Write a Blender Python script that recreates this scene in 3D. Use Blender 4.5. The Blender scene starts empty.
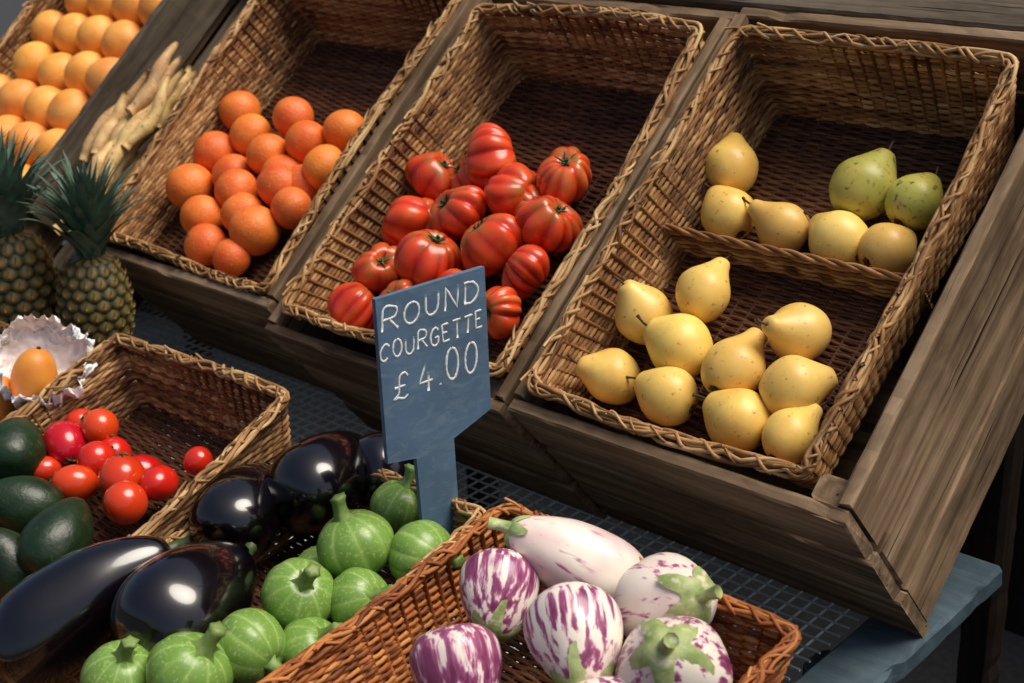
import bpy, math, random
import numpy as np
from mathutils import Matrix, Vector, Quaternion, noise
random.seed(7); rng=np.random.default_rng(7)
sc=bpy.context.scene
sc.view_settings.view_transform='Standard'; sc.view_settings.look='None'; sc.view_settings.exposure=0
COL=sc.collection
TH=math.radians(40)
# ------------------------------------------------------------------ camera (about 1.64 m above the pavement)
def s2w(u,v,n):
    c,s=math.cos(TH),math.sin(TH)
    return Vector((u,v*c-n*s,v*s+n*c))
CAMPOS=s2w(.9934,-.4161,1.1963)+Vector((0,0,.99))
RIGHT=s2w(.7392,.4913,-.4607).normalized()
DOWN=s2w(.2252,-.8249,-.5185).normalized()
FWD=s2w(-.6347,.2796,-.7204).normalized()
cd=bpy.data.cameras.new("camera"); cam=bpy.data.objects.new("camera",cd); COL.objects.link(cam)
cd.sensor_width=36; cd.lens=49.4; cd.clip_end=300; cd.clip_start=.02
cd.dof.use_dof=True; cd.dof.focus_distance=1.5; cd.dof.aperture_fstop=7
M=Matrix((RIGHT,-DOWN,-FWD)).transposed().to_4x4(); M.translation=CAMPOS
cam.matrix_world=M; sc.camera=cam
# directions used to turn fruit: along the stall and back, upwards, out towards the customer
def H(a,b,c): return (Vector((.739,.673,-.037))*a+Vector((-.225,.299,.927))*b+Vector((.635,-.677,.372))*c).normalized()
# ------------------------------------------------------------------ frames
def frame(origin,tilt):
    t=math.radians(tilt); c,s=math.cos(t),math.sin(t)
    m=Matrix(((1,0,0),(0,c,-s),(0,s,c))).to_4x4(); m.translation=Vector(origin); return m
SL=frame((0,0,.99),40)
def backframe(x,y,z,tilt,l):
    t=math.radians(tilt); return frame((x,y-l*math.cos(t),z-l*math.sin(t)),tilt)
FF=backframe(.078,-.132,.915,7,.5)
FE=backframe(-.594,-.165,.966,20,.42)
FG=backframe(-.228,-.150,.905,9,.5)
FI=backframe(-.968,-.20,.93,15,.42)
# ------------------------------------------------------------------ mesh builder
class MB:
    def __init__(s): s.v=[];s.f=[];s.c=[];s.g=[];s.n=0
    def add(s,v,f,c=.5,g=None):
        v=np.asarray(v,float); s.v.append(v); s.f.extend([tuple(int(i)+s.n for i in q) for q in f])
        cc=np.asarray(c,float); 
        if cc.ndim==0: cc=np.full(len(v),float(c))
        s.c.append(cc); s.g.append(np.zeros((len(v),3)) if g is None else np.asarray(g)); s.n+=len(v)
    def tube(s,p,r,c=.5,k=5,closed=False,ref=None):
        p=np.asarray(p,float); N=len(p)
        if closed: t=np.roll(p,-1,0)-np.roll(p,1,0)
        else: t=np.gradient(p,axis=0)
        t/=np.linalg.norm(t,axis=1)[:,None]+1e-12
        if ref is None:
            m=np.abs(t).mean(0); ref=np.zeros(3); ref[int(np.argmin(m))]=1
        b=np.cross(t,ref); b/=np.linalg.norm(b,axis=1)[:,None]+1e-12; q=np.cross(b,t)
        r=np.broadcast_to(np.asarray(r,float),(N,))
        a=np.arange(k)*2*math.pi/k
        V=p[:,None,:]+r[:,None,None]*(np.cos(a)[None,:,None]*b[:,None,:]+np.sin(a)[None,:,None]*q[:,None,:])
        i=np.arange(N if closed else N-1); j=np.arange(k)
        I,J=np.meshgrid(i,j,indexing='ij'); I2=(I+1)%N; J2=(J+1)%k
        F=np.stack([I*k+J,I2*k+J,I2*k+J2,I*k+J2],-1).reshape(-1,4)
        Vf=V.reshape(-1,3); F=[tuple(x) for x in F.tolist()]
        if not closed: F+= [tuple(range(k))[::-1],tuple(range((N-1)*k,N*k))]
        cc=np.repeat(np.asarray(c),k) if np.ndim(c)==1 else c
        s.add(Vf,F,cc)
    def plank(s,c0,axis,L,w,h,wdir,jit=.0014):
        ax=Vector(axis).normalized(); wd=Vector(wdir).normalized(); hd=ax.cross(wd)
        nseg=max(3,int(L/.02)); ch=min(w,h)*.16
        prof=[(-w/2+ch,-h/2),(w/2-ch,-h/2),(w/2,-h/2+ch),(w/2,h/2-ch),(w/2-ch,h/2),(-w/2+ch,h/2),(-w/2,h/2-ch),(-w/2,-h/2+ch)]
        off=random.random()*50; V=[];G=[]
        ph=random.random()*9
        for i in range(nseg+1):
            x=(i/nseg-.5)*L; bow=math.sin(x*3+ph)*jit*.8
            nick=-random.uniform(.002,.005) if (random.random()<.10 and w>.03) else 0
            for q,(a,b) in enumerate(prof):
                ja=a+random.uniform(-jit,jit)*.5+bow; jb=b+random.uniform(-jit,jit)*.3
                if nick and q in (2,3): ja+=nick
                xx=x+(random.uniform(-.002,.002) if i in(0,nseg) else 0)
                V.append(Vector(c0)+ax*xx+wd*ja+hd*jb); G.append((x+off,a+off,b))
        F=[]
        for i in range(nseg):
            for j in range(8):
                F.append((i*8+j,i*8+(j+1)%8,(i+1)*8+(j+1)%8,(i+1)*8+j))
        F.append(tuple(range(8))[::-1]); F.append(tuple(range(nseg*8,nseg*8+8)))
        s.add([tuple(v) for v in V],F,random.random(),G)
    def build(s,name,mat,smooth=True):
        me=bpy.data.meshes.new(name); V=np.concatenate(s.v); me.from_pydata(V.tolist(),[],s.f)
        a=me.attributes.new("tint",'FLOAT','POINT'); a.data.foreach_set("value",np.concatenate(s.c).astype(np.float32))
        g=me.attributes.new("grain",'FLOAT_VECTOR','POINT'); g.data.foreach_set("vector",np.concatenate(s.g).astype(np.float32).ravel())
        me.polygons.foreach_set("use_smooth",[smooth]*len(me.polygons)); me.materials.append(mat); me.update(); return me
def obj(name,me,parent=None,mw=None):
    o=bpy.data.objects.new(name,me); COL.objects.link(o)
    if parent is not None: o.parent=parent
    if mw is not None: o.matrix_world=mw
    return o
def thing(name,me,label,cat,mw=None,group=None):
    o=obj(name,me,None,mw); o["label"]=label; o["category"]=cat
    if group:o["group"]=group
    return o
# ------------------------------------------------------------------ materials
def lin(r,g,b):
    f=lambda x:((x/255+.055)/1.055)**2.4 if x>10 else x/255/12.92
    return (f(r),f(g),f(b),1)
class NT:
    def __init__(s,name):
        s.m=bpy.data.materials.new(name); s.m.use_nodes=True; s.t=s.m.node_tree; s.b=s.t.nodes["Principled BSDF"]
    def n(s,t,**k):
        x=s.t.nodes.new(t)
        for a,b in k.items(): setattr(x,a,b)
        return x
    def l(s,a,b): s.t.links.new(a,b)
    def coord(s,scale=(1,1,1),attr=None,rand=False):
        if attr:
            c=s.n("ShaderNodeAttribute",attribute_name=attr).outputs["Vector"]
        else: c=s.n("ShaderNodeTexCoord").outputs["Object"]
        if rand:
            oi=s.n("ShaderNodeObjectInfo"); ad=s.n("ShaderNodeVectorMath",operation='ADD'); s.l(c,ad.inputs[0])
            mu=s.n("ShaderNodeMath",operation='MULTIPLY'); mu.inputs[1].default_value=37; s.l(oi.outputs["Random"],mu.inputs[0])
            s.l(mu.outputs[0],ad.inputs[1]); c=ad.outputs[0]
        mp=s.n("ShaderNodeMapping"); mp.inputs["Scale"].default_value=scale; s.l(c,mp.inputs[0]); return mp.outputs[0]
    def noise(s,vec,scale,detail=4,rough=.6,dist=0):
        x=s.n("ShaderNodeTexNoise"); x.inputs["Scale"].default_value=scale; x.inputs["Detail"].default_value=detail
        x.inputs["Roughness"].default_value=rough; x.inputs["Distortion"].default_value=dist
        s.l(vec,x.inputs["Vector"]); return x.outputs["Fac"]
    def ramp(s,fac,stops,interp='LINEAR'):
        r=s.n("ShaderNodeValToRGB"); r.color_ramp.interpolation=interp; e=r.color_ramp.elements
        while len(e)<len(stops): e.new(.5)
        for i,(p,c) in enumerate(stops): e[i].position=p; e[i].color=c if len(c)==4 else (*c,1)
        s.l(fac,r.inputs[0]); return r.outputs[0]
    def mix(s,fac,a,b,mode='MIX'):
        x=s.n("ShaderNodeMix",data_type='RGBA',blend_type=mode)
        for k,v in ((0,fac),(6,a),(7,b)):
            if hasattr(v,'is_output'): s.l(v,x.inputs[k])
            else: x.inputs[k].default_value=v
        return x.outputs[2]
    def math(s,op,a,b=0.):
        x=s.n("ShaderNodeMath",operation=op)
        for k,v in ((0,a),(1,b)):
            if hasattr(v,'is_output'): s.l(v,x.inputs[k])
            else: x.inputs[k].default_value=v
        return x.outputs[0]
    def bump(s,h,st=.3,d=.002):
        x=s.n("ShaderNodeBump"); x.inputs["Strength"].default_value=st; x.inputs["Distance"].default_value=d
        s.l(h,x.inputs["Height"]); s.l(x.outputs[0],s.b.inputs["Normal"])
    def fin(s,col,rough=.5,coat=0,spec=.5,cr=.1):
        if hasattr(col,'is_output'): s.l(col,s.b.inputs["Base Color"])
        else: s.b.inputs["Base Color"].default_value=col
        if hasattr(rough,'is_output'): s.l(rough,s.b.inputs["Roughness"])
        else: s.b.inputs["Roughness"].default_value=rough
        s.b.inputs["Specular IOR Level"].default_value=spec
        if coat: s.b.inputs["Coat Weight"].default_value=coat; s.b.inputs["Coat Roughness"].default_value=cr
        return s.m
def m_wicker(name,lo,mid,hi):
    t=NT(name); at=t.n("ShaderNodeAttribute",attribute_name="tint").outputs["Fac"]
    v=t.coord(rand=True); n1=t.noise(v,30,3); f=t.math('ADD',t.math('MULTIPLY',at,.5),t.math('MULTIPLY',n1,.65))
    c=t.ramp(f,[(.25,lo),(.55,mid),(.88,hi)])
    big=t.noise(v,6,2); c=t.mix(t.ramp(big,[(.42,(0,0,0)),(.7,(.55,.55,.55))]),c,lo)
    return t.fin(c,.6,spec=.3)
def m_wood(name,lo,mid,hi,stain=None):
    t=NT(name); v=t.coord((2.0,44,44),"grain"); n1=t.noise(v,1,6,.6,.5)
    c=t.ramp(n1,[(.26,lo),(.5,mid),(.76,hi)])
    v2=t.coord((3,8,8),"grain"); st=t.noise(v2,1,5,.7,.5)
    c=t.mix(t.ramp(st,[(.36,(0.7,.7,.7)),(.54,(0,0,0))]),c,lo)
    v4=t.coord((9,26,26),"grain"); kn=t.noise(v4,1,3,.6,1.2)
    if stain: c=t.mix(t.ramp(kn,[(.56,(0,0,0)),(.72,(.6,.6,.6))]),c,stain)
    v3=t.coord((3,150,150),"grain"); cr=t.noise(v3,1,3,.5); crk=t.ramp(cr,[(.29,(0,0,0)),(.35,(1,1,1))])
    c=t.mix(crk,(lo[0]*.35,lo[1]*.35,lo[2]*.35,1),c)
    h=t.math('ADD',n1,t.math('MULTIPLY',crk,.6)); t.bump(h,.35,.003); return t.fin(c,.8,spec=.15)
WICK=m_wicker("wicker_brown",lin(78,48,27),lin(154,107,62),lin(208,165,110))
WICKR=m_wicker("wicker_rim",lin(104,71,41),lin(172,127,78),lin(218,182,130))
WICKO=m_wicker("wicker_reddish",lin(100,52,24),lin(176,102,50),lin(216,148,84))
WICKD=m_wicker("wicker_base_shaded",lin(44,25,15),lin(86,52,32),lin(126,84,52))  # basket floors: interior shade put into a darkened wicker colour
WOOD=m_wood("weathered_wood",lin(70,55,42),lin(132,109,84),lin(176,152,124),lin(92,70,50))
WOODG=m_wood("grey_wood",lin(54,47,40),lin(102,91,77),lin(138,125,107),lin(72,61,50))
WOODD=m_wood("dark_wood",lin(22,17,13),lin(42,33,26),lin(66,52,42))
def m_fruit(name,a,b,scale=12,rough=.4,bs=260,bst=.15,bd=.001,coat=0,speck=None,spec=.5,sp=(.62,.70),sps=180,blush=None,bl_=(.52,.74),cr=.1):
    t=NT(name); v=t.coord(rand=True); n=t.noise(v,scale,3)
    c=t.ramp(n,[(.35,a),(.65,b)])
    oi=t.n("ShaderNodeObjectInfo").outputs["Random"]
    if blush:
        bl=t.noise(v,13,4,.6); bb=t.math('ADD',bl,t.math('MULTIPLY',t.math('SUBTRACT',oi,.5),.3))
        c=t.mix(t.ramp(bb,[(bl_[0],(0,0,0)),(bl_[1],(.75,.75,.75))]),c,blush)
    hs=t.n("ShaderNodeHueSaturation"); t.l(c,hs.inputs["Color"])
    t.l(t.math('ADD',t.math('MULTIPLY',oi,.018),.491),hs.inputs["Hue"]); t.l(t.math('ADD',t.math('MULTIPLY',oi,.2),.9),hs.inputs["Value"]); c=hs.outputs[0]
    if speck:
        s2=t.noise(v,sps,2,.5); c=t.mix(t.ramp(s2,[(sp[0],(0,0,0)),(sp[1],(1,1,1))]),c,speck)
    b1=t.noise(v,bs,2); t.bump(b1,bst,bd)
    return t.fin(c,rough,coat,spec,cr)
ORANGE=m_fruit("orange_peel",lin(228,102,34),lin(240,132,52),22,.46,330,.6,.0016,speck=lin(248,160,84),sp=(.6,.8),sps=240,spec=.45)
CITRUS=m_fruit("yellow_orange_peel",lin(240,152,58),lin(252,180,88),22,.46,330,.6,.0016,spec=.45)
PEAR=m_fruit("yellow_pear_skin",lin(242,205,112),lin(232,188,92),18,.38,300,.15,.0008,speck=lin(166,118,58),sp=(.64,.78),sps=150,blush=lin(214,150,78),bl_=(.58,.82),spec=.45)
PEARG=m_fruit("green_pear_skin",lin(188,182,88),lin(164,160,70),18,.40,300,.15,.0008,speck=lin(108,86,40),sp=(.58,.74),sps=130,blush=lin(202,174,88),bl_=(.46,.66),spec=.45)
REDT=m_fruit("small_tomato_skin",lin(212,42,24),lin(194,30,18),10,.2,60,.05,.0005,coat=.4)
AVO=m_fruit("avocado_skin",lin(16,34,16),lin(28,52,24),30,.38,120,.35,.002,speck=lin(44,72,32),sp=(.64,.76))
AUB=m_fruit("aubergine_skin",lin(8,4,9),lin(12,6,11),8,.2,40,.04,.001,coat=.8,spec=.6,cr=.06)
MANGO=m_fruit("golden_mango_skin",lin(228,156,56),lin(216,124,46),16,.45,200,.1,.0006)
STEMG=m_fruit("green_stalk",lin(96,126,58),lin(130,154,82),60,.5,200,.4,.001)
STEMD=m_fruit("dark_green_stalk",lin(44,58,28),lin(70,88,44),60,.5,200,.4,.001)
STEMO=m_fruit("orange_navel",lin(150,96,40),lin(130,110,50),60,.6,200,.3,.001)
STEMB=m_fruit("brown_stalk",lin(60,42,22),lin(86,62,34),60,.7,200,.5,.001)
STEMP=m_fruit("pale_green_stalk",lin(132,154,88),lin(178,190,128),60,.5,200,.4,.001,speck=lin(204,200,164),sp=(.56,.68),sps=90)
ROOT=m_fruit("root_skin",lin(212,178,122),lin(190,148,92),40,.6,160,.5,.002,speck=lin(124,88,50),sp=(.62,.72))
CROWN=m_fruit("pineapple_leaf",lin(58,82,68),lin(98,124,104),30,.5,200,.2,.001)
def m_beef():
    t=NT("ribbed_tomato_skin"); at=t.n("ShaderNodeAttribute",attribute_name="tint").outputs["Fac"]; v=t.coord(rand=True)
    n=t.noise(v,22,4); oi=t.n("ShaderNodeObjectInfo").outputs["Random"]
    f=t.math('ADD',t.math('ADD',t.math('MULTIPLY',at,.75),t.math('MULTIPLY',t.math('SUBTRACT',n,.5),1.)),t.math('MULTIPLY',t.math('SUBTRACT',oi,.5),.35))
    c=t.ramp(f,[(.0,lin(164,30,14)),(.3,lin(206,50,22)),(.75,lin(226,78,34)),(1,lin(236,116,58))])
    gx=t.n("ShaderNodeSeparateXYZ"); ga=t.n("ShaderNodeAttribute",attribute_name="grain"); t.l(ga.outputs["Vector"],gx.inputs[0])
    n3=t.noise(t.coord((1,1,.35),rand=True),90,3); k=t.math('MULTIPLY',t.ramp(gx.outputs[0],[(.64,(0,0,0)),(.95,(1,1,1))]),t.ramp(n3,[(.42,(0,0,0)),(.60,(.8,.8,.8))]))
    c=t.mix(k,c,lin(134,114,48))
    t.bump(t.noise(v,60,3),.15,.001); return t.fin(c,.28,.25,.45,.14)
BEEF=m_beef()
def m_courg():
    t=NT("round_courgette_skin"); at=t.n("ShaderNodeAttribute",attribute_name="tint").outputs["Fac"]; v=t.coord(rand=True)
    n=t.noise(v,24,3); f=t.math('ADD',at,t.math('MULTIPLY',t.math('SUBTRACT',n,.5),.6))
    c=t.ramp(f,[(.0,lin(100,138,54)),(.4,lin(128,162,74)),(1,lin(172,196,122))])
    s=t.noise(v,280,3,.6); c=t.mix(t.ramp(s,[(.55,(0,0,0)),(.68,(.5,.5,.5))]),c,lin(188,206,144))
    t.bump(t.noise(v,90,2),.15,.001); return t.fin(c,.34,.12,.45)
COURG=m_courg()
def m_stripe():
    t=NT("striped_aubergine_skin"); v=t.coord((1,1,.09),rand=True)
    n=t.noise(v,130,4,.55,.2); n2=t.noise(t.coord((1,1,.5),rand=True),30,3)
    oi=t.n("ShaderNodeObjectInfo")
    oc=t.n("ShaderNodeSeparateColor"); t.l(oi.outputs["Color"],oc.inputs[0])
    f=t.math('ADD',t.math('ADD',n,t.math('MULTIPLY',n2,.36)),t.math('SUBTRACT',oc.outputs[0],.68))
    c=t.ramp(f,[(.46,lin(241,232,216)),(.51,lin(222,184,194)),(.56,lin(156,82,122)),(.68,lin(114,44,84))])
    bl=t.noise(t.coord(rand=True),18,2); k=t.math('MULTIPLY',t.ramp(bl,[(.42,(0,0,0)),(.72,(.55,.55,.55))]),oc.outputs[1]); c=t.mix(k,c,lin(218,150,166))
    t.bump(t.noise(t.coord(rand=True),50,2),.08,.001); return t.fin(c,.3,.2,.45)
STRIPE=m_stripe()
def m_pine():
    t=NT("pineapple_skin"); at=t.n("ShaderNodeAttribute",attribute_name="tint").outputs["Fac"]; v=t.coord(rand=True)
    n=t.noise(v,70,3); f=t.math('ADD',at,t.math('MULTIPLY',t.math('SUBTRACT',n,.5),.4))
    c=t.ramp(f,[(.05,lin(16,18,10)),(.35,lin(50,52,22)),(.65,lin(90,80,34)),(.95,lin(134,108,58))])
    t.bump(n,.4,.002); return t.fin(c,.55)
PINE=m_pine()
def m_plain(name,col,rough=.6,var=.25,scale=20,smudge=None):
    t=NT(name); v=t.coord(); n=t.noise(v,scale,5,.65)
    d=tuple(x*(1-var) for x in col[:3])+(1,); h=tuple(min(1,x*(1+var)) for x in col[:3])+(1,)
    c=t.ramp(n,[(.3,d),(.7,h)])
    if smudge:
        s=t.noise(t.coord((1,9,22)),3,5,.7,1.0); c=t.mix(t.ramp(s,[(.48,(0,0,0)),(.8,(.6,.6,.6))]),c,smudge)
    t.bump(n,.2,.002)
    return t.fin(c,rough)
SIGN=m_plain("slate_blue_board",lin(78,106,132),.65,.18,14,smudge=lin(130,150,164))
CHALK=m_plain("chalk",lin(222,227,224),.9,.18,300)
PAPER=m_plain("white_tissue",lin(248,247,246),.8,.01,30)
WIRE=m_plain("green_wire",lin(204,216,208),.5,.12,30)
BLUEP=m_plain("blue_grey_paint",lin(56,74,84),.7,.35,18,smudge=lin(98,116,122))
ASPH=m_plain("asphalt",(.03,.032,.035,1),.85,.4,60)
DARK=m_plain("shade_sheet_dark",lin(18,23,29),.9,.3,10)  # near-black colour of the added sheet that imitates deep shade
# ------------------------------------------------------------------ baskets
def rpath(w,l,cr,cnt):
    P=[];
    for cx_,cy_,a0 in ((w/2-cr,-l/2+cr,-90),(w/2-cr,l/2-cr,0),(-w/2+cr,l/2-cr,90),(-w/2+cr,-l/2+cr,180)):
        for k in range(9):
            a=math.radians(a0+90*k/8); P.append((cx_+cr*math.cos(a),cy_+cr*math.sin(a)))
    P=np.array(P+[P[0]]); d=np.concatenate([[0],np.cumsum(np.linalg.norm(np.diff(P,axis=0),axis=1))])
    s=np.arange(cnt)/cnt*d[-1]; x=np.interp(s,d,P[:,0]); y=np.interp(s,d,P[:,1]); p=np.stack([x,y],1)
    t=np.roll(p,-1,0)-np.roll(p,1,0); t/=np.linalg.norm(t,axis=1)[:,None]; nn=np.stack([t[:,1],-t[:,0]],1)
    return p,nn,d[-1]
def basket(fr,w,l,df,db,label,group,inset=.022,divider=None,name="wicker_basket",wm=WICK,rm=WICKR):
    e=thing(name,None,label,"basket",fr,group)
    per=2*(w+l); ns=int(per/.018); M_=ns*4; CR=.012
    ph=np.arange(M_)/M_*ns*math.pi
    wall=MB(); rows=int((df+2*db)/3/.0041)
    k1,k2,k3=rng.uniform(0,6,3)
    sag=lambda p:0.0045*np.sin(p[:,0]*11+k1)+.0045*np.sin(p[:,1]*9+k2)
    def bulge(p,nn): return p+nn*(.004*np.sin(p[:,0]*13+p[:,1]*10+k3))[:,None]
    for i in range(rows+1):
        t=i/rows; ins=inset*t
        p,nn,_=rpath(w-2*ins,l-2*ins,CR,M_); p=bulge(p,nn*(1-t))
        off=.0015*np.sin(ph+(i%2)*math.pi)+rng.normal(0,.0003,M_)
        q=p+nn*off[:,None]; dep=df+(db-df)*(p[:,1]/l+.5)
        wv=np.interp(np.arange(M_),np.linspace(0,M_,24),rng.normal(0,.0006,24),period=M_)
        z=-.004-t*(dep-.004)+rng.normal(0,.0003,M_)+sag(p)*(1-t)+wv
        tint=rng.uniform(.15,.85)+.35*np.sin(np.arange(M_)*.05*rng.uniform(.5,2)+i)
        wall.tube(np.stack([q[:,0]+w/2,q[:,1]+l/2,z],1),.0030*rng.uniform(.9,1.12),tint,4,True,np.array([0,0,1.]))
    p0,n0,_=rpath(w,l,CR,ns); p1,n1,_=rpath(w-2*inset,l-2*inset,CR,ns)
    for i in range(ns):
        dep=df+(db-df)*(p0[i,1]/l+.5)
        wall.tube([(p0[i,0]+w/2,p0[i,1]+l/2,0),(p1[i,0]+w/2,p1[i,1]+l/2,-dep)],.0026,rng.uniform(0,.6),4)
    obj("wall",wall.build("basket_wall",wm),e)
    base=MB(); W2,L2=w-2*inset,l-2*inset; nr=int(L2/.0047); nst=int(W2/.020)
    xs=np.linspace(0,1,nst*4+1)
    for i in range(nr+1):
        y=i/nr; yy=inset+L2*y; dep=df+(db-df)*(yy/l)
        z=-dep+.0017*np.sin(xs*nst*math.pi+(i%2)*math.pi)
        base.tube(np.stack([inset+W2*xs,np.full(len(xs),yy)+rng.normal(0,.0003,len(xs)),z],1),.0029,rng.uniform(.1,.9),4,False,np.array([0,0,1.]))
    for j in range(nst+1):
        xx=inset+W2*j/nst; base.tube([(xx,inset,-df-(db-df)*inset/l),(xx,l-inset,-df-(db-df)*(l-inset)/l)],.003,.3,4)
    obj("base",base.build("basket_base",WICKD),e)
    rim=MB(); cnt=int(per/.006); p,nn,tot=rpath(w,l,.014,cnt); p=bulge(p,nn); s=np.arange(cnt)/cnt
    sg_=sag(p)
    turns=round(tot/.34)
    for k in range(8):
        jit=np.interp(s,np.linspace(0,1,60),rng.normal(0,.9,60),period=1)
        a=2*math.pi*(k/8+s*turns)+jit; R=.0046+.0015*np.sin(s*57+k*2)
        q=p+nn*(R*1.2*np.cos(a))[:,None]; z=R*.9*np.sin(a)+sg_
        tint=rng.uniform(.1,.9)+.35*np.interp(s,np.linspace(0,1,50),rng.normal(0,1,50),period=1)
        rim.tube(np.stack([q[:,0]+w/2,q[:,1]+l/2,z],1),.0023*rng.uniform(.75,1.35),tint,5,True,np.array([0,0,1.]))
    k=0.
    while k<per-.02:
        i0=int(k/per*cnt); L_=int(rng.uniform(5,9)); idx=(i0+np.arange(L_))%cnt; tt=np.linspace(0,1,L_)
        aa=math.pi*(1.1-1.2*tt)+rng.uniform(-.25,.25); R=.0070
        q=p[idx]+nn[idx]*(R*np.cos(aa))[:,None]; z=R*.9*np.sin(aa)+sg_[idx]
        rim.tube(np.stack([q[:,0]+w/2,q[:,1]+l/2,z],1),.0019*rng.uniform(.7,1.3),rng.uniform(.1,.9),5,False,np.array([0,0,1.]))
        k+=rng.uniform(.014,.038)
    for k in range(int(per/.07)):
        i=rng.integers(cnt); d=nn[i]*rng.uniform(-1,1); tg=np.array([-nn[i,1],nn[i,0]])
        a=np.array([p[i,0]+w/2,p[i,1]+l/2,.004+sg_[i]]); b=a+np.array([*(tg*rng.uniform(.015,.03)+d*.008),rng.uniform(.002,.008)])
        rim.tube([a,(a+b)/2+np.array([0,0,.002]),b],.0016,rng.uniform(.3,1),5)
    obj("rim",rim.build("basket_rim",rm),e)
    if divider:
        v0,n_top=divider; dv=MB(); n_bot=-(df+(db-df)*v0/l)+.004; k=int((n_top-n_bot)/.0044); xs=np.linspace(0,1,60)
        ia=inset*.45
        for i in range(k+1):
            z=n_bot+(n_top-n_bot)*i/k; y=v0+.0018*np.sin(xs*15*math.pi+(i%2)*math.pi)
            dv.tube(np.stack([ia+(w-2*ia)*xs,y,np.full(60,z)],1),.0027,rng.uniform(0,1),5,False,np.array([0,0,1.]))
        for kk in range(3):
            a=xs*2*math.pi*4+kk*2.09
            dv.tube(np.stack([ia+(w-2*ia)*xs,v0+.003*np.cos(a),n_top+.003+.003*np.sin(a)],1),.0026,rng.uniform(.1,.8),6,False,np.array([0,0,1.]))
        obj("divider",dv.build("basket_divider",wm),e)
    return e
def T(fr,u,v,n): return fr@Matrix.Translation((u,v,n))
GU="wicker baskets in tilted wooden crates"; GL="wicker baskets on the front of the stall"
basket(T(SL,0,0,0),.36,.533,.078,.13,"rectangular wicker basket of pears with a woven divider",GU,divider=(.27,-.055))
basket(T(SL,-.448,0,0),.398,.533,.078,.13,"rectangular wicker basket holding ribbed red tomatoes",GU)
basket(T(SL,-.925,.018,0),.42,.533,.078,.13,"rectangular wicker basket holding reddish oranges",GU)
basket(T(SL,-1.57,0,0),.40,.533,.078,.12,"wicker basket full of yellow oranges",GU)
basket(FE,.36,.42,.075,.10,"wicker basket of small tomatoes and avocados",GL)
basket(FG,.296,.5,.085,.09,"wicker basket of aubergines and round courgettes",GL)
basket(FF,.36,.5,.085,.095,"reddish wicker basket of striped aubergines",GL,wm=WICKO,rm=WICKO)
basket(FI,.36,.42,.075,.09,"wicker basket with golden mangoes in white paper",GL)
# ------------------------------------------------------------------ crates
def crate(u0,u1,label,dv=0,dn=0):
    e=thing("wooden_crate",None,label,"crate",T(SL,0,0,dn),"tilted wooden display crates")
    v0,v1=-.03+dv,.575; th=.016
    def part(nm,fn):
        m=MB(); fn(m); obj(nm,m.build("crate_"+nm,WOOD,False),e)
    def front(m):
        for a,b in [(-.006,-.092),(-.104,-.198),(-.205,-.302)]:
            m.plank(((u0+u1)/2,v0+random.uniform(-.002,.002),(a+b)/2),(1,0,0),u1-u0+random.uniform(-.004,.004),abs(a-b),th,(0,0,1))
    def back(m):
        for a,b in [(-.01,-.10),(-.106,-.2),(-.206,-.298)]: m.plank(((u0+u1)/2,v1,(a+b)/2),(1,0,0),u1-u0,abs(a-b),th,(0,0,1))
    def side(x):
        def f(m):
            for a,b in [(-.002,-.095),(-.108,-.195),(-.207,-.300)]: m.plank((x+random.uniform(-.002,.002),(v0+v1)/2,(a+b)/2),(0,1,0),v1-v0-th-.006,abs(a-b),th,(0,0,1))
        return f
    part("front_panel",front); part("back_panel",back); part("side_panel",side(u0+th/2)); part("side_panel",side(u1-th/2))
    def posts(x,v):
        def f(m): m.plank((x,v,-.155),(0,0,1),.28,.034,.030,(1,0,0))
        return f
    part("corner_post",posts(u1-th-.018,v0+th/2+.017))
    def bottom(m):
        k=6
        for i in range(k): 
            a=(v1-v0-.04)/k; m.plank(((u0+u1)/2,v0+.02+a*(i+.5),-.286),(1,0,0),u1-u0-2*th-.006,a-.012,.012,(0,1,0))
    part("bottom_slats",bottom)
crate(-.022,.416,"weathered wooden crate tilted under the basket of pears",.008)
crate(-.474,-.036,"weathered wooden crate tilted under the basket of ribbed tomatoes",.000,-.010)
crate(-.950,-.484,"weathered wooden crate tilted under the basket of reddish oranges",.032,-.004)
crate(-1.60,-1.14,"weathered wooden crate tilted under the basket of yellow oranges")
# ------------------------------------------------------------------ fruit meshes
def cat(P,n):
    P=np.array(P,float); P=np.vstack([2*P[0]-P[1],P,2*P[-1]-P[-2]]); out=[]; m=len(P)-3
    for s in np.linspace(0,m,n):
        i=min(int(s),m-1); t=s-i; a,b,c,d=P[i:i+4]
        out.append(.5*((2*b)+(-a+c)*t+(2*a-5*b+4*c-d)*t*t+(-a+3*b-3*c+d)*t**3))
    return np.array(out)
def lathe(prof,K=40,n=32,rib=None,bend=0,post=None):
    P=cat(prof,n); P[:,1]=np.maximum(P[:,1],.00005); V=[];C=[];G=[]
    zl,zh=P[0,0],P[-1,0]
    for z,r in P:
        tt=(z-zl)/(zh-zl)
        for k in range(K):
            a=2*math.pi*k/K; rr=r;zz=z;cc=.5
            if rib: rr,zz,cc=rib(a,tt,r,z)
            x=rr*math.cos(a)+bend*(tt-.5)**2; V.append((x,rr*math.sin(a),zz)); C.append(cc); G.append((tt,0,0))
    if post: V=[post(Vector(v)) for v in V]
    F=[]
    for i in range(n-1):
        for k in range(K): F.append((i*K+k,i*K+(k+1)%K,(i+1)*K+(k+1)%K,(i+1)*K+k))
    F.append(tuple(range(K))[::-1]); F.append(tuple(range((n-1)*K,n*K)))
    m=MB(); m.add([tuple(v) for v in V],F,C,G); return m
def wob(seed,amt,sc_=30):
    o=Vector((seed*3.1,seed*1.7,seed))
    return lambda v: v*(1+amt*noise.noise(v*sc_+o))
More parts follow.
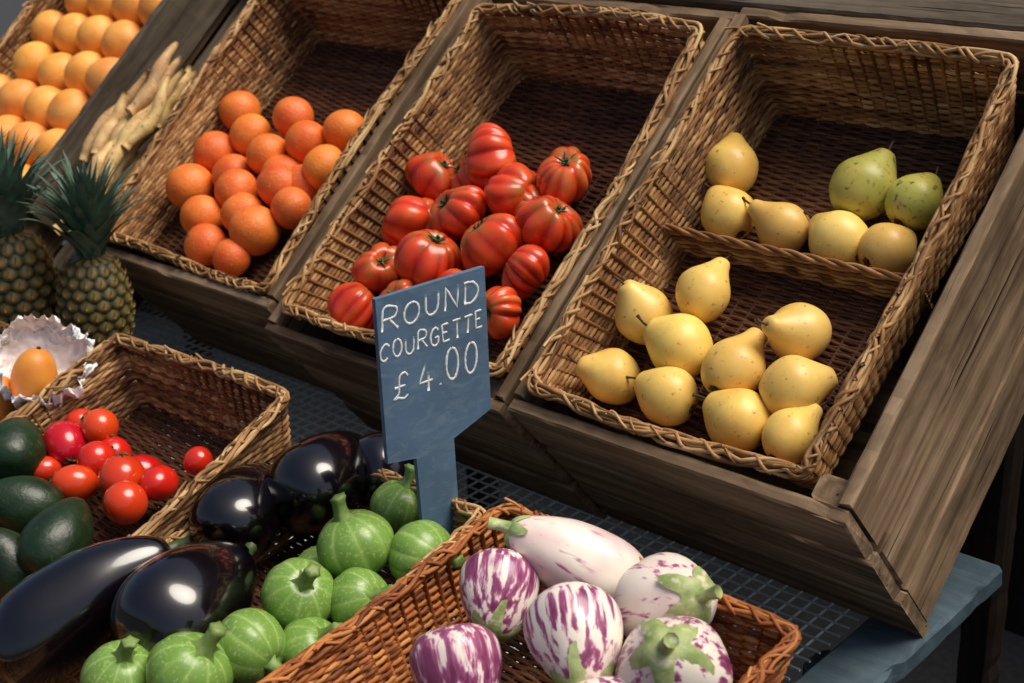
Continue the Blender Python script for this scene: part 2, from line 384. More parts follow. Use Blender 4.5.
def circ(rx,rz,n=9):
    return [(-rz*math.cos(math.pi*i/n),rx*math.sin(math.pi*i/n)) for i in range(n+1)]
def stemtube(pts,rs,k=6,c=.5):
    m=MB(); m.tube(pts,rs,c,k); return m
def calyx(prof,lobes,base,amp,gap=.0012,bend=0):
    P=cat(prof,80)[::-1]; K=lobes*8; S=7; V=[]; zl,zh=P[-1,0],P[0,0]
    dist=np.concatenate([[0],np.cumsum(np.linalg.norm(np.diff(P,axis=0),axis=1))])
    for s in range(S+1):
        for k in range(K):
            a=2*math.pi*k/K; w=(.5+.5*math.cos(a*lobes))**1.0; ext=(base+amp*w*(1+.35*math.sin(a*2+1)+.2*math.sin(a*3))+.0015*random.uniform(-1,1)*(s==S))*s/S
            z=np.interp(ext,dist,P[:,0]); r=np.interp(ext,dist,P[:,1])+gap*(1+.9*math.sin(a*3)*s/S)
            tt=(z-zl)/(zh-zl); V.append((r*math.cos(a)+bend*(tt-.5)**2,r*math.sin(a),z+gap*(1-s/S)))
    F=[(i*K+k,(i+1)*K+k,(i+1)*K+(k+1)%K,i*K+(k+1)%K) for i in range(S) for k in range(K)]; F.append(tuple(range(K)))
    m=MB(); m.add(V,F,.5); return m
K={}
def sphere_kind(R,flat,mat,name,nv=3,amt=.045):
    out=[]
    for s in range(nv):
        b=lathe(circ(R,R*flat,10),36,26,post=wob(s+1,amt,28)).build(name,mat)
        st=stemtube([(0,0,R*flat*.985),(0,0,R*flat*1.0),(0.0003,0,R*flat*1.02)],[.0034,.0028,.0012],7).build(name+"_stem",STEMO)
        out.append((b,[("stem_button",st)]))
    return out
K['orange']=sphere_kind(.0345,.95,ORANGE,"orange_fruit")
K['citrus']=sphere_kind(.0435,.95,CITRUS,"yellow_orange_fruit")
pearprofs=[[(-.031,0.0005),(-.034,.008),(-.031,.018),(-.018,.0290),(0,.0335),(.014,.0303),(.026,.0220),(.036,.0148),(.043,.0095),(.045,.004),(.0445,.0005)],
           [(-.029,0.0005),(-.032,.008),(-.029,.019),(-.016,.0305),(0,.0342),(.013,.0312),(.024,.0242),(.033,.0165),(.0395,.010),(.041,.004),(.0405,.0005)],
           [(-.032,0.0005),(-.035,.007),(-.032,.017),(-.019,.0280),(-.001,.0325),(.013,.0292),(.026,.0207),(.037,.0138),(.0465,.0095),(.0495,.004),(.049,.0005)]]
for nm,mt in (('pear',PEAR),('pearg',PEARG)):
    K[nm]=[]
    for s,pf in enumerate(pearprofs):
        bd_=.012*(s-1)
        b=lathe(pf,36,34,bend=bd_,post=wob(s+5,.05,24)).build("pear_body",mt); zt=pf[-1][0]; bx_=bd_*.25
        st=stemtube([(bx_,0,zt-.004),(bx_+.001,0,zt+.005),(bx_+.003,.001,zt+.010),(bx_+.005,.001,zt+.015)],[.0018,.0014,.0014,.0022],6).build("pear_stem",STEMB)
        be=MB()
        for k in range(6):
            a=k*1.047; z0=pf[1][0]+.002; be.tube([(bx_,0,z0-.0015),(bx_+.003*math.cos(a),.003*math.sin(a),z0-.0035),(bx_+.0068*math.cos(a),.0068*math.sin(a),z0-.0035)],[.0026,.002,.0006],.5,5)
        K[nm].append((b,[("stem",st),("blossom_end",be.build("pear_blossom",STEMB))]))
def beef_variant(s):
    n=[9,8,10,7,9,8][s%6]; rs=random.Random(s); phs=rs.random()*6; R=.0395; fl=[.86,.80,.92,.82,.78,.94][s%6]
    def rib(a,tt,r,z):
        w=a+.18*math.sin(a+phs)+.14*math.sin(2*a+phs)+.07*math.sin(3*a+phs*2); g=abs(math.sin(n/2*w))**.75
        dpt=.13*(1+.5*math.sin(a*1+phs*3)+.35*math.sin(a*4+phs))
        polar=math.sin(math.pi*min(max(tt,.02),.98)); k=1-dpt*(1-g)*min(1,1.0*polar+.35)
        rho=r*k; zz=z*(1+.10*math.sin(a+phs*2)*(1 if z>0 else .4))-.011*math.exp(-(rho/(.30*R))**2)*(1 if z>0 else -.5)
        return rho*(1+.10*math.sin(a*2+phs)),zz,g*(.75+.25*(1-tt))+.12
    b=lathe(circ(R,R*fl,14),n*10,34,rib=rib,post=wob(s+11,.18,22)).build("ribbed_tomato_body",BEEF)
    c=MB(); zr=R*fl
    for k in range(6):
        a=k*1.047+phs; L=.011+.006*rs.random(); z0=zr-.0105
        c.tube([(0,0,z0),(L*.5*math.cos(a),L*.5*math.sin(a),z0+.003),(L*math.cos(a),L*math.sin(a),z0+.0065)],[.0026,.0018,.0005],.5,5)
    c.tube([(0,0,z0-.002),(.001,0,z0+.007)],[.0032,.0024],.4,6)
    return (b,[("calyx",c.build("ribbed_tomato_calyx",STEMD))])
K['beef']=[beef_variant(s) for s in range(6)]
K['cherry']=[]
for s in range(2):
    b=lathe(circ(.024,.024*(1.0+.25*s),10),28,22,post=wob(s+3,.05,30)).build("small_tomato_body",REDT); c=MB(); z0=.024*(1+.25*s)
    for k in range(5):
        a=k*1.257; c.tube([(0,0,z0),(.004*math.cos(a),.004*math.sin(a),z0+.001),(.008*math.cos(a),.008*math.sin(a),z0-.001)],[.0012,.001,.0004],.5,5)
    K['cherry'].append((b,[("calyx",c.build("small_tomato_calyx",STEMD))]))
def courg_variant(s):
    n=10; R=.041; rs=random.Random(s)
    def rib(a,tt,r,z):
        w=a+.08*math.sin(2*a+s); g=abs(math.cos(n/2*w)); k=1-.042*(1-g**.7)*math.sin(math.pi*tt); return r*k,z-.005*math.exp(-(r/.011)**2)*(1 if z>0 else -1),.15+.6*(1-g)**4
    b=lathe(circ(R,R*.90,12),100,30,rib=rib,post=wob(s+20,.10,15)).build("round_courgette_body",COURG)
    m=MB(); z0=R*.90-.007; k=10; bx=rs.uniform(-.008,.008)
    Ls=[(0,.017),(.003,.0125),(.008,.0085),(.016,.0070),(.024,.0072),(.029,.0085),(.030,.004)]; V=[]
    for (h,r) in Ls:
        for j in range(k):
            a=2*math.pi*j/k; rr=r*(1+.16*math.cos(5*a)*(2.0 if h<.004 else 1)); V.append((rr*math.cos(a)+bx*(h/.03)**2,rr*math.sin(a),z0+h-(.003 if h==0 else 0)))
    F=[(i*k+j,i*k+(j+1)%k,(i+1)*k+(j+1)%k,(i+1)*k+j) for i in range(len(Ls)-1) for j in range(k)]; F.append(tuple(range((len(Ls)-1)*k,len(Ls)*k)))
    m.add(V,F,.5); return (b,[("stalk",m.build("round_courgette_stalk",STEMG))])
K['courg']=[courg_variant(s) for s in range(3)]
def aub_variant(L,R,bend,mat,nm,smat,amp=.03,cb=.42,rf=.06):
    pf=[(-L*.5,.0005),(-L*.49,R*.35),(-L*.43,R*.72),(-L*.28,R*.97),(-L*.1,R),(L*.1,R*.90),(L*.28,R*.70),(L*.42,R*.48),(L*.49,R*.28),(L*.5,R*.1),(L*.5,.0005)]
    def rib(a,tt,r,z): return r*(1-rf*.5*abs(math.sin(2.5*a+L*30))**3*math.sin(math.pi*tt)),z,.5
    b=lathe(pf,44,40,bend=bend,rib=rib,post=wob(L*50,rf,14)).build(nm+"_body",mat)
    m=calyx(pf,5,R*cb,R*amp/.03*.55,.0014,bend)
    x=bend*.25; m.tube([(x,0,L*.49),(x+.002,0,L*.5+.010),(x+.006,.001,L*.5+.020)],[.0075,.0055,.0065],.5,8)
    return (b,[("calyx",m.build(nm+"_calyx",smat))])
K['aub']=[aub_variant(.19,.049,.05,AUB,"aubergine",STEMD,.010,.2),aub_variant(.150,.054,.0,AUB,"aubergine",STEMD,.010,.15)]
K['stra']=[aub_variant(.15,.040,.02,STRIPE,"striped_aubergine",STEMP,.018,.28,.08),aub_variant(.095,.046,0,STRIPE,"striped_aubergine",STEMP,.028,.36,.10),aub_variant(.088,.042,0,STRIPE,"striped_aubergine",STEMP,.026,.34,.10)]
b=lathe([(-.05,.0005),(-.049,.015),(-.04,.029),(-.02,.037),(0,.036),(.022,.028),(.038,.018),(.046,.009),(.0475,.0005)],36,30,post=wob(4,.05,30)).build("avocado_body",AVO)
K['avo']=[(b,[("stem_button",stemtube([(0,0,.046),(0,0,.050)],[.004,.003],6).build("avocado_stem",STEMB))])]
b=lathe([(-.052,.0005),(-.05,.015),(-.04,.029),(-.015,.038),(.01,.037),(.034,.027),(.046,.014),(.0495,.0005)],36,30,post=wob(8,.07,16)).build("mango_body",MANGO)
K['mango']=[(b,[("stem_button",stemtube([(0,0,.048),(0,0,.053)],[.004,.003],6).build("mango_stem",STEMB))])]
cnt_={}
def put(kind,name,label,cate,group,loc,axis,spin=None,scale=1.,var=None,color=None):
    vs=K[kind]; i=cnt_.get(kind,0); cnt_[kind]=i+1
    main,parts=vs[(i if var is None else var)%len(vs)]
    q=Vector(axis).normalized().to_track_quat('Z','Y')@Quaternion((0,0,1),random.uniform(0,6.28) if spin is None else spin)
    mw=Matrix.Translation(loc)@q.to_matrix().to_4x4()@Matrix.Scale(scale,4)
    o=thing(name,main,label,cate,mw,group)
    if color: o.color=color
    for pn,pm in parts: obj(pn,pm,o)
    return o
def place(fr,items,kind,name,label,cate,group,axisf=None):
    """items: (u mm, v mm, n m, scale, axis, label, extra) in the frame of the basket"""
    for it in items:
        ax=it[4] if len(it)>4 else axisf(); lab=it[5] if len(it)>5 else label; k2=it[6] if len(it)>6 else {}
        put(kind,name,lab,cate,group,fr@Vector((it[0]/1000,it[1]/1000,it[2])),ax,scale=it[3],**k2)
place(SL,[(33,388,-.08,1.03,H(.1,.9,-.4)),(66,320,-.078,1.0,H(-.4,.8,-.5)),(144,317,-.078,.95,H(-.8,.6,-.3)),(223,312,-.072,1.02,H(-.5,.6,-.7)),(282,315,-.078,.92,H(.9,.5,-.3)),
 (110,196,-.05,1.0,H(.5,.8,-.4)),(51,148,-.05,1.02,H(-.6,.8,.3)),(125,118,-.04,1.08,H(-.8,.5,-.2)),(247,175,-.05,1.05,H(-.7,.1,.6)),(59,61,-.045,.97,H(-.7,.3,.1)),(141,57,-.043,1.0,H(-.7,.4,-.4)),(203,111,-.04,1.06,H(.6,.7,-.4)),(277,109,-.043,1.03,H(.9,.3,.1)),(236,54,-.043,1.03,H(-.7,.5,-.4)),(300,55,-.043,.9,H(.6,.6,-.3))],
 'pear','pear',"ripe golden yellow pear lying in the wicker basket",'pear',"golden pears in the basket")
place(SL,[(220,387,-.072,1.13,H(.5,.7,-.1)),(285,383,-.078,.96,H(.6,.7,-.2))],'pearg','pear',"green speckled pear lying at the back of the basket",'pear',"green pears in the basket")
tl=[(-307,316),(-395,274),(-181,315),(-239,272),(-302,221),(-384,190),(-151,237),(-211,186),(-294,141),(-379,114),(-141,161),(-373,46),(-302,69),(-143,99),(-221,98),(-350,294),(-206,264),(-368,208)]
tn=[(-.045,1.10),(-.06,1.03),(-.06,1.03),(-.05,1.0),(-.045,1.05),(-.055,.95),(-.05,1.02),(-.038,1.14),(-.04,1.08),(-.05,.92),(-.045,.9),(-.045,.88),(-.045,.9),(-.045,.8),(-.045,.95),(-.075,.9),(-.07,.9),(-.075,.9)]
place(SL,[(*a,*b) for a,b in zip(tl,tn)],'beef','ribbed_tomato',"ribbed orange-red beef tomato piled in the wicker basket",'tomato',"ribbed beef tomatoes",lambda:H(random.uniform(-.9,.9),random.uniform(-.2,.9),random.uniform(-.1,1.)))
ol=[(-887,321,-.065,1),(-757,329,-.065,.97),(-634,325,-.07,1),(-820,281,-.062,1),(-863,231,-.055,1.02),(-743,249,-.055,1),(-686,288,-.06,1),(-859,160,-.05,1.1),(-748,172,-.05,1.02),(-665,198,-.05,1.04),(-607,249,-.055,1),(-777,114,-.045,1),(-695,135,-.045,.97),(-644,114,-.04,1.1),(-606,166,-.045,.92),(-727,70,-.043,.97),(-656,62,-.043,.85),
 (-800,205,-.065,1),(-700,225,-.07,1),(-640,215,-.068,1)]
place(SL,ol,'orange','orange',"reddish orange piled in the wicker basket",'orange',"reddish oranges in the basket",lambda:H(random.uniform(-1,1),random.uniform(-.3,.8),random.uniform(-1.2,.1)))
cl=[]
for r in range(6):
    for c in range(4):
        u=-1525+86*c+(40 if r%2 else 0)
        cl.append((u+random.uniform(-5,5),70+82*r+random.uniform(-5,5),-.038+random.uniform(-.006,.006),random.uniform(.95,1.03)))
place(SL,cl,'citrus','orange',"yellow orange packed in rows in the wicker basket",'orange',"yellow oranges in the basket",lambda:H(random.uniform(-1,1),random.uniform(-.3,.6),random.uniform(-1.2,.1)))
place(FE,[(91,303,-.035,1),(69,261,-.035,1.1),(144,260,-.035,1),(152,220,-.035,.95),(207,254,-.035,1.2),(80,219,-.04,.7),(249,228,-.035,1.1),(251,275,-.045,.9),(255,329,-.055,.75),(38,305,-.05,.8),(118,290,-.062,1),(190,285,-.062,.95)],'cherry','small_tomato',"small glossy red tomato lying in the wicker basket",'tomato',"small red tomatoes",lambda:H(random.uniform(-1,1),random.uniform(-.6,1),random.uniform(-.9,.4)))
place(FE,[(43,214,-.01,1.02,H(-.1,.5,-.8)),(135,156,-.02,1.0,H(-.8,.3,.3)),(251,143,-.01,1.05,H(.3,.7,-.6)),(218,91,-.02,1.0,H(-.5,.8,.3)),(60,120,-.01,1.0,H(-.5,.6,-.3))],'avo','avocado',"dark green avocado beside the small tomatoes",'avocado',"dark green avocados")
place(FG,[(7,171,.0,1.1,H(.75,.55,-.25),"long glossy black aubergine with green calyx",dict(var=0)),(132,231,.01,1.14,H(.45,.4,-.8),"fat glossy black aubergine with green calyx",dict(var=1)),(20,382,-.01,.93,H(.3,.5,-.8),"fat glossy black aubergine",dict(var=1)),(66,472,-.005,1.0,H(.5,.4,-.8),"round glossy black aubergine",dict(var=1)),(96,548,-.03,.85,H(.6,-.1,-.7),"round glossy black aubergine",dict(var=1))],'aub','aubergine',"",'aubergine',"black aubergines in the basket")
place(FG,[(205,392,.005,1.0,H(-.35,.9,.3)),(169,487,-.02,.85,H(.3,.8,.2)),(260,431,-.01,.9,H(.8,-.2,.6)),(209,305,.0,.95,H(.3,.5,.7)),(253,348,-.02,.85,H(.6,.3,.6)),(228,224,.0,.95,H(.75,-.4,.4)),(253,276,-.03,.85,H(.5,.5,.5)),(219,164,.01,1.0,H(.5,.75,.4)),(157,125,.0,.95,H(.2,.8,.5)),(157,377,-.045,.85,H(.2,.8,.5))],'courg','round_courgette',"round pale green courgette with a thick stalk",'courgette',"round green courgettes")
place(FF,[(134,462,.012,1.0,H(-.85,.45,.1),"long white aubergine flushed pink with pale stalk",dict(var=0,color=(.36,1,0,1))),(94,384,.0,.90,H(-.1,-.6,.5),"round purple and white striped aubergine",dict(var=1,color=(.54,.2,0,1))),(223,354,.025,1.0,H(.1,-.70,.65),"round white aubergine with purple streaks and green calyx",dict(var=1,color=(.485,.2,0,1))),(248,461,.012,1.0,H(.45,.25,.85),"round white aubergine with lobed green calyx",dict(var=1,color=(.41,.5,0,1))),(312,376,.025,1.07,H(-.2,.5,.85),"round streaked aubergine with large green calyx",dict(var=1,color=(.475,.2,0,1))),(143,279,.005,.98,H(.2,-.8,.3),"round dark purple striped aubergine",dict(var=2,color=(.60,.2,0,1))),(282,310,-.01,.95,H(.2,-.8,.3),"round white aubergine with purple streaks",dict(var=2,color=(.50,.2,0,1)))],'stra','striped_aubergine',"",'aubergine',"striped aubergines in the basket")
place(FI,[(338,349,.022,.78,H(.2,.9,.2)),(300,300,.0,.8,H(.2,.9,.2))],'mango','mango',"golden mango resting in the basket",'mango',"golden mangoes")
# crumpled tissue
m=MB(); V=[];NR,NK=48,120
for i in range(NR+1):
    for k in range(NK):
        r=i/NR; a=2*math.pi*k/NK; p=Vector((r*math.cos(a),r*math.sin(a),0)); e=(1-abs(noise.noise(p*5.))*3)*.7+.7*(1-abs(noise.noise(p*11+Vector((3,1,0))))*2.4)
        rad=.062*math.sin(r*1.9)*(1+.16*noise.noise(Vector((math.cos(a)*2.2,math.sin(a)*2.2,3)))); rr_=1+.18*noise.noise(p*6+Vector((0,4,0)))+.06*noise.noise(p*14)
        V.append((rad*rr_*math.cos(a),rad*rr_*math.sin(a),-.035+.062*r**1.3*(1+.3*noise.noise(p*2.5+Vector((5,0,0))))+.013*e*r))
F=[(i*NK+k,i*NK+(k+1)%NK,(i+1)*NK+(k+1)%NK,(i+1)*NK+k) for i in range(NR) for k in range(NK)]
m.add(V,F,.5)
thing("tissue_paper",m.build("tissue",PAPER,True),"crumpled white tissue paper wrapped around a golden mango","paper",Matrix.Translation(FI@Vector((.328,.366,.020)))@H(.25,.45,.85).to_track_quat('Z','Y').to_matrix().to_4x4())
# roots
for i in range(36):
    m=MB(); L=random.uniform(.12,.19); pts=[];rs=[]; b1=random.uniform(-.015,.015); r0=random.uniform(.012,.018)
    for k in range(16):
        t=k/15; pts.append((b1*math.sin(t*3.1),.005*math.sin(t*7+i),L*(t-.5))); rs.append(r0*(math.sin(math.pi*min(max(t,.05),.95))**.35)*(1-.45*t)*(1+.12*math.sin(t*19+i)))
    m.tube(pts,rs,.5,10)
    q=i/36
    loc=SL@Vector((-1.015+random.uniform(-.05,.045),.17+random.uniform(-.10,.13),-.055+.080*q+random.uniform(-.006,.006)))
    thing("pale_root",m.build("root",ROOT),"pale tan root vegetable in a loose heap","root",Matrix.Translation(loc)@(SL.to_3x3()@Vector((random.uniform(-.2,.25),1,random.uniform(-.1,.1)))).to_track_quat('Z','Y').to_matrix().to_4x4(),"pale roots heaped between the crates")
pb=thing("root_tray",None,"dark timber tray boards between the crates","tray",SL)
m=MB()
for i in range(3): m.plank((-1.105+.058*i,.27,-.10-.002*i),(0,1,0),.6,.054,.014,(1,0,0))
obj("boards",m.build("tray_boards",WOODG,False),pb)
m=MB(); m.plank((-1.128,.30,-.02),(0,1,0),.56,.10,.014,(0,0,1)); obj("side_board",m.build("tray_side",WOODG,False),pb)
# pineapples
def pineapple(loc,lean,sc_,seed):
    rs=random.Random(seed); R,Hh=.052,.165; NA,NRw=13,10; KK,NN=156,120; V=[];C=[]
    for i in range(NN+1):
        t=i/NN; z=Hh*t; r=R*(max(0,math.sin(math.pi*(.08+.86*t))))**.42
        if t<.03: r*=t/.03*.8+.2
        if t>.97: r*=(1-t)/.03*.7+.3
        for k in range(KK):
            a=2*math.pi*k/KK; row=t*NRw; best=9
            for rr in (math.floor(row),math.floor(row)+1):
                ca=(a/(2*math.pi)*NA-.5*(rr%2)); da=(ca-round(ca))/1.0; dz=(row-rr)*.9; d=math.hypot(da*1.05,dz*1.0); best=min(best,d)
            h=max(0,1-(best/.60)**2)
            rr_=r*(1+.11*h**.6-.05); V.append((rr_*math.cos(a),rr_*math.sin(a),z)); C.append(min(1,h*.95+.05*rs.random()))
    F=[(i*KK+k,i*KK+(k+1)%KK,(i+1)*KK+(k+1)%KK,(i+1)*KK+k) for i in range(NN) for k in range(KK)]; F.append(tuple(range(KK))[::-1]); F.append(tuple(range(NN*KK,NN*KK+KK)))
    m=MB(); m.add(V,F,C)
    for rr in range(1,NRw):
        for q in range(NA):
            a=2*math.pi*(q+.5*(rr%2))/NA; t=rr/NRw; r=R*(math.sin(math.pi*(.08+.86*t)))**.42*1.06
            p=np.array([r*math.cos(a),r*math.sin(a),Hh*t-.002]); o=np.array([math.cos(a),math.sin(a),0])
            m.tube([p,p+o*.002+np.array([0,0,.005]),p+o*.001+np.array([0,0,.011])],[.0022,.0014,.0003],.9,4)
    mw=Matrix.Translation(loc)@Vector(lean).normalized().to_track_quat('Z','Y').to_matrix().to_4x4()@Matrix.Scale(sc_,4)
    e=thing("pineapple",m.build("pineapple_body",PINE),"upright green-gold pineapple with a spiky blue-green crown","pineapple",mw,"pineapples beside the crates")
    c=MB()
    for i in range(90):
        f=i/90; a=i*2.4; L=.135*(.6+.4*math.sin(math.pi*(.25+.6*f)))*rs.uniform(.8,1.1); out=(1-f)*1.0+.10; w=.0175*(1-.35*f)
        V=[]; n=8; d=Vector((math.cos(a),math.sin(a),0)); sd=Vector((-math.sin(a),math.cos(a),0)); z0=Hh-.004+.035*f
        for k in range(n+1):
            t=k/n; ang=out*(.45+.85*t*t)+rs.uniform(-.02,.02)
            if k==0: P=d*.014*(1-f)+Vector((0,0,z0))
            else: P=P+(d*math.sin(ang)+Vector((0,0,math.cos(ang))))*(L/n)
            ww=w*(1-t)**.7*(.75+.5*math.sin(math.pi*min(1,t*1.5+.2)))+.0002; nrm=(Vector((0,0,1))*math.sin(ang)-d*math.cos(ang))
            V+= [tuple(P-sd*ww+nrm*ww*.35),tuple(P),tuple(P+sd*ww+nrm*ww*.35)]
        F=[]
        for k in range(n):
            for j in range(2): F.append((k*3+j,k*3+j+1,(k+1)*3+j+1,(k+1)*3+j))
        c.add(V,F,rs.random())
    obj("crown",c.build("pineapple_crown",CROWN),e)
pineapple((-.895,-.142,.876),(-.02,.02,1),1.04,0); pineapple((-.795,-.082,.856),(.05,.03,1),.98,1); pineapple((-1.02,-.120,.876),(-.1,.02,1),1.0,2)
pbx=thing("wooden_box",None,"low slatted wooden box the pineapples stand on","box",Matrix.Identity(4))
m=MB()
m.plank((-.95,-.145,.868),(1,0,0),.22,.060,.012,(0,1,0)); m.plank((-.88,-.072,.848),(1,0,0),.44,.080,.012,(0,1,0))
obj("top_slats",m.build("box_top",WOOD,False),pbx)
for yy in (-.176,-.020):
    m=MB(); m.plank((-.90,yy,.794),(1,0,0),.44,.090,.012,(0,0,1)); obj("side_panel",m.build("box_side",WOOD,False),pbx)
# ------------------------------------------------------------------ sign
GL_={'R':[[(0,0),(0,1),(.6,.97),(.75,.75),(.6,.52),(.02,.48)],[(.3,.5),(.85,0)]],
'O':[[(.4+.4*math.cos(a*.4488+1.6),.5+.5*math.sin(a*.4488+1.6)) for a in range(15)]],
'U':[[(0,1),(.02,.3),(.2,.03),(.5,.02),(.72,.3),(.75,1)]],'N':[[(0,0),(.02,1),(.7,.02),(.74,1)]],
'D':[[(0,0),(0,1)],[(-.08,1),(.45,.95),(.75,.6),(.7,.25),(.4,0),(-.05,0)]],
'C':[[(.75,.85),(.5,1),(.2,.9),(0,.5),(.15,.12),(.45,0),(.75,.15)]],
'G':[[(.75,.85),(.5,1),(.2,.9),(0,.5),(.15,.12),(.45,0),(.72,.15),(.75,.45),(.45,.45)]],
'E':[[(.65,1),(0,1),(0,0),(.7,0)],[(0,.52),(.5,.52)]],'T':[[(-.05,1),(.8,1)],[(.38,1),(.36,0)]],
'4':[[(.45,1),(0,.35),(.8,.35)],[(.55,.65),(.5,0)]],'0':[[(.38+.36*math.cos(a*.4488+1.6),.5+.5*math.sin(a*.4488+1.6)) for a in range(15)]],
'.':[[(.2,.03),(.3,.0),(.25,.06)]],'£':[[(.75,.85),(.55,1),(.3,.9),(.3,.55),(.3,.25),(.05,.05),(.3,.08),(.6,0),(.85,.1)],[(.05,.5),(.65,.5)]]}
BW=.138
board=MB()
out=[(0,0),(BW,0),(BW,-.162),(.086,-.180),(.088,-.335),(.040,-.335),(.036,-.186),(0,-.180)]
n=len(out); V=[(0,h,z) for h,z in out]+[(-.006,h,z) for h,z in out]
board.add(V,[tuple(range(n)),tuple(range(n,2*n))[::-1]]+[(i,i+n,(i+1)%n+n,(i+1)%n) for i in range(n)],.5)
sx=Vector((.135,1,0)).normalized(); nx=Vector((1,-.135,0)).normalized()
sm=Matrix((nx,sx,Vector((0,0,1)))).transposed().to_4x4(); sm.translation=Vector((.005,-.27,1.169))+sx*.038
sg=thing("price_sign",board.build("sign_board",SIGN,False),"slate blue chalk sign reading ROUND COURGETTE £ 4.00","sign",sm)
rt=random.Random(11)
def write(s,adv_,x0,ztop,h,slope=0.,rad=.00135):
    tx=MB(); x=x0
    for chh,cw in zip(s,adv_):
        if chh!=' ':
            hh=h*rt.uniform(.86,1.14); zz=ztop+rt.uniform(-.0018,.0018); lean=rt.uniform(-.0005,.004)
            for st in GL_[chh]:
                P=cat(st,max(12,len(st)*4)) if len(st)>2 and chh in 'OCUGD0£R' else np.array([np.array(a)+(np.array(b)-np.array(a))*t for a,b in zip(st[:-1],st[1:]) for t in (0,.25,.5,.75)]+[st[-1]],float)
                pts=[(.00005,x+p[0]*cw*.86+(p[1]-.5)*lean+rt.gauss(0,.00012),zz-h+p[1]*hh+slope*(x-x0)+rt.gauss(0,.00012)) for p in P]
                rr=[rad*rt.uniform(.7,1.2) for _ in pts]
                tx.tube(pts,rr,.5,6,False,np.array([1.,0,0]))
        x+=cw
    for v in tx.v: v[:,0]=np.where(v[:,0]>.0001,.0002+(v[:,0]-.0001)*.25,v[:,0])
    obj("chalk_word",tx.build("lettering",CHALK),sg)
write("ROUND",[.026,.027,.025,.026,.026],.007,-.012,.024,.03)
write("COURGETTE",[.0155,.0155,.016,.0155,.0155,.0145,.0145,.015,.014],.001,-.050,.0185,.02,.0012)
write("£",[.026],.014,-.087,.028)
write("4.00",[.025,.010,.025,.025],.046,-.083,.032,.04,.0015)
# ------------------------------------------------------------------ stall shelf
sh=thing("stall_shelf",None,"blue-grey stall shelf with a green wire mesh top","shelf",Matrix.Identity(4))
m=MB(); g=.0205
x=-1.6
while x<.345: m.tube([(x,-.75,.742),(x,.32,.742)],.0018,.5,4); x+=g
y=-.75
while y<.32: m.tube([(-1.6,y,.7448),(.348,y,.7448)],.0018,.5,4); y+=g
obj("wire_mesh",m.build("wire_mesh",WIRE),sh)
def bx(parent,name,c,axis,L,w,h,wd,mat):
    m=MB(); m.plank(c,axis,L,w,h,wd); return obj(name,m.build(name,mat,False),parent)
bx(sh,"end_rail",(.386,-.20,.729),(0,1,0),1.12,.072,.03,(1,0,0),BLUEP)
bx(sh,"front_rail",(-.62,-.78,.73),(1,0,0),2.0,.05,.03,(0,1,0),BLUEP)
bx(sh,"back_rail",(-.64,.385,.725),(1,0,0),1.95,.04,.03,(0,1,0),BLUEP)
for yy in (-.73,.10):
    for xx in (.345,-1.6): bx(sh,"leg",(xx,yy,.36),(0,0,1),.70,.05,.05,(1,0,0),BLUEP)
bx(sh,"lower_board",(-.62,-.2,.42),(1,0,0),1.9,.85,.02,(0,1,0),WOODD)
# deep shade built in as an added dark bench beside the stall
m=MB(); V=[];nx_,ny_=50,60
for j in range(ny_+1):
    for i in range(nx_+1):
        x=.50+ 1.1*i/nx_; y=-.6+2.3*j/ny_
        z=.50+.014*noise.noise(Vector((x*5,y*5,0)))+.02*noise.noise(Vector((x*2,y*3,4)))
        if i<7: z=.50-.5*(1-i/7.); x=.56+.015*math.sin(y*22+math.sin(y*7))*(1-i/7.)
        V.append((x,y,z))
F=[(j*(nx_+1)+i,j*(nx_+1)+i+1,(j+1)*(nx_+1)+i+1,(j+1)*(nx_+1)+i) for j in range(ny_) for i in range(nx_)]
m.add(V,F,.5); thing("stall_shade_sheet",m.build("shade_sheet_mesh",DARK),"low bench added in blue-black to stand in for deep shade beside the stall","shade_sheet",Matrix.Identity(4))
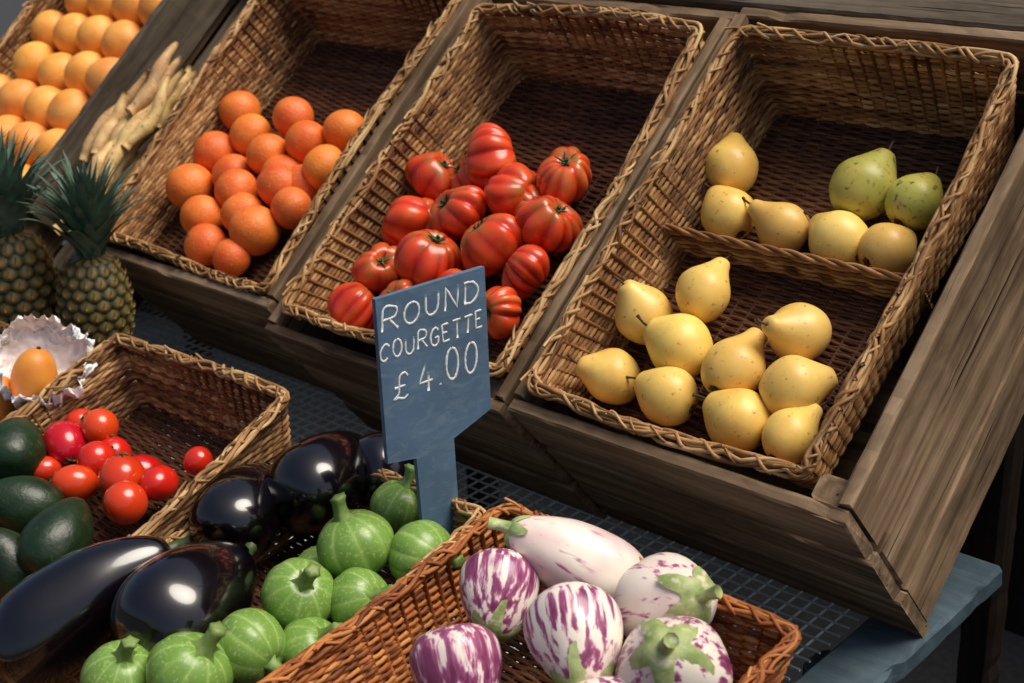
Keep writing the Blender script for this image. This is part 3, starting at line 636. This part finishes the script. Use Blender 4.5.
# timber behind the crates
rk=thing("timber_rack",None,"weathered timber boards behind the tilted crates","rack",SL)
mm=MB(); mm.plank((-.1,.64,-.03),(1,0,0),1.2,.09,.02,(0,1,0)); mm.plank((-1.2,.65,-.05),(1,0,0),.96,.09,.02,(0,1,0)); mm.plank((-.5,.76,-.06),(1,0,0),2.4,.11,.02,(0,1,0)); mm.plank((-.5,.90,-.06),(1,0,0),2.4,.11,.02,(0,1,0))
obj("board",mm.build("rack_boards",WOODG,False),rk)
for xx in (-1.6,-.7,.3):
    mm=MB(); mm.plank((xx,.80,-.12),(0,1,0),.36,.05,.05,(1,0,0)); obj("batten",mm.build("rack_batten",WOODD,False),rk)
    mm=MB(); t=SL.inverted().to_3x3()@Vector((0,0,1)); c=SL.inverted()@Vector((xx,.62,.66)); mm.plank(tuple(c),tuple(t),1.28,.05,.05,(1,0,0)); obj("post",mm.build("rack_post",WOODD,False),rk)
wl=thing("back_wall",None,"dark timber plank wall behind the stall","wall",Matrix.Identity(4)); mm=MB()
for i in range(40): mm.plank((-3.2+i*.15,1.35,1.3),(0,0,1),2.6,.145,.025,(1,0,0))
obj("planking",mm.build("wall_planks",WOODD,False),wl)
gm=bpy.data.meshes.new("ground"); gm.from_pydata([(-60,-60,0),(60,-60,0),(60,60,0),(-60,60,0)],[],[(0,1,2,3)]); gm.materials.append(ASPH)
go=obj("ground",gm); go["kind"]="structure"
# ------------------------------------------------------------------ light
w=bpy.data.worlds.new("World"); sc.world=w; w.use_nodes=True; nt=w.node_tree; bg=nt.nodes["Background"]
sky=nt.nodes.new("ShaderNodeTexSky"); sky.sky_type='NISHITA'; sky.sun_disc=False
sd=Vector((.37,.24,.87)).normalized()
sky.sun_elevation=math.asin(sd.z); sky.sun_rotation=math.atan2(sd.x,sd.y); sky.air_density=1; sky.dust_density=5
nt.links.new(sky.outputs[0],bg.inputs[0]); bg.inputs[1].default_value=.092
sl=bpy.data.lights.new("sun",'SUN'); sl.energy=3.3; sl.angle=math.radians(38); sl.color=(1,.93,.82)
so=bpy.data.objects.new("sun",sl); COL.objects.link(so); so.rotation_euler=sd.to_track_quat('Z','Y').to_euler()
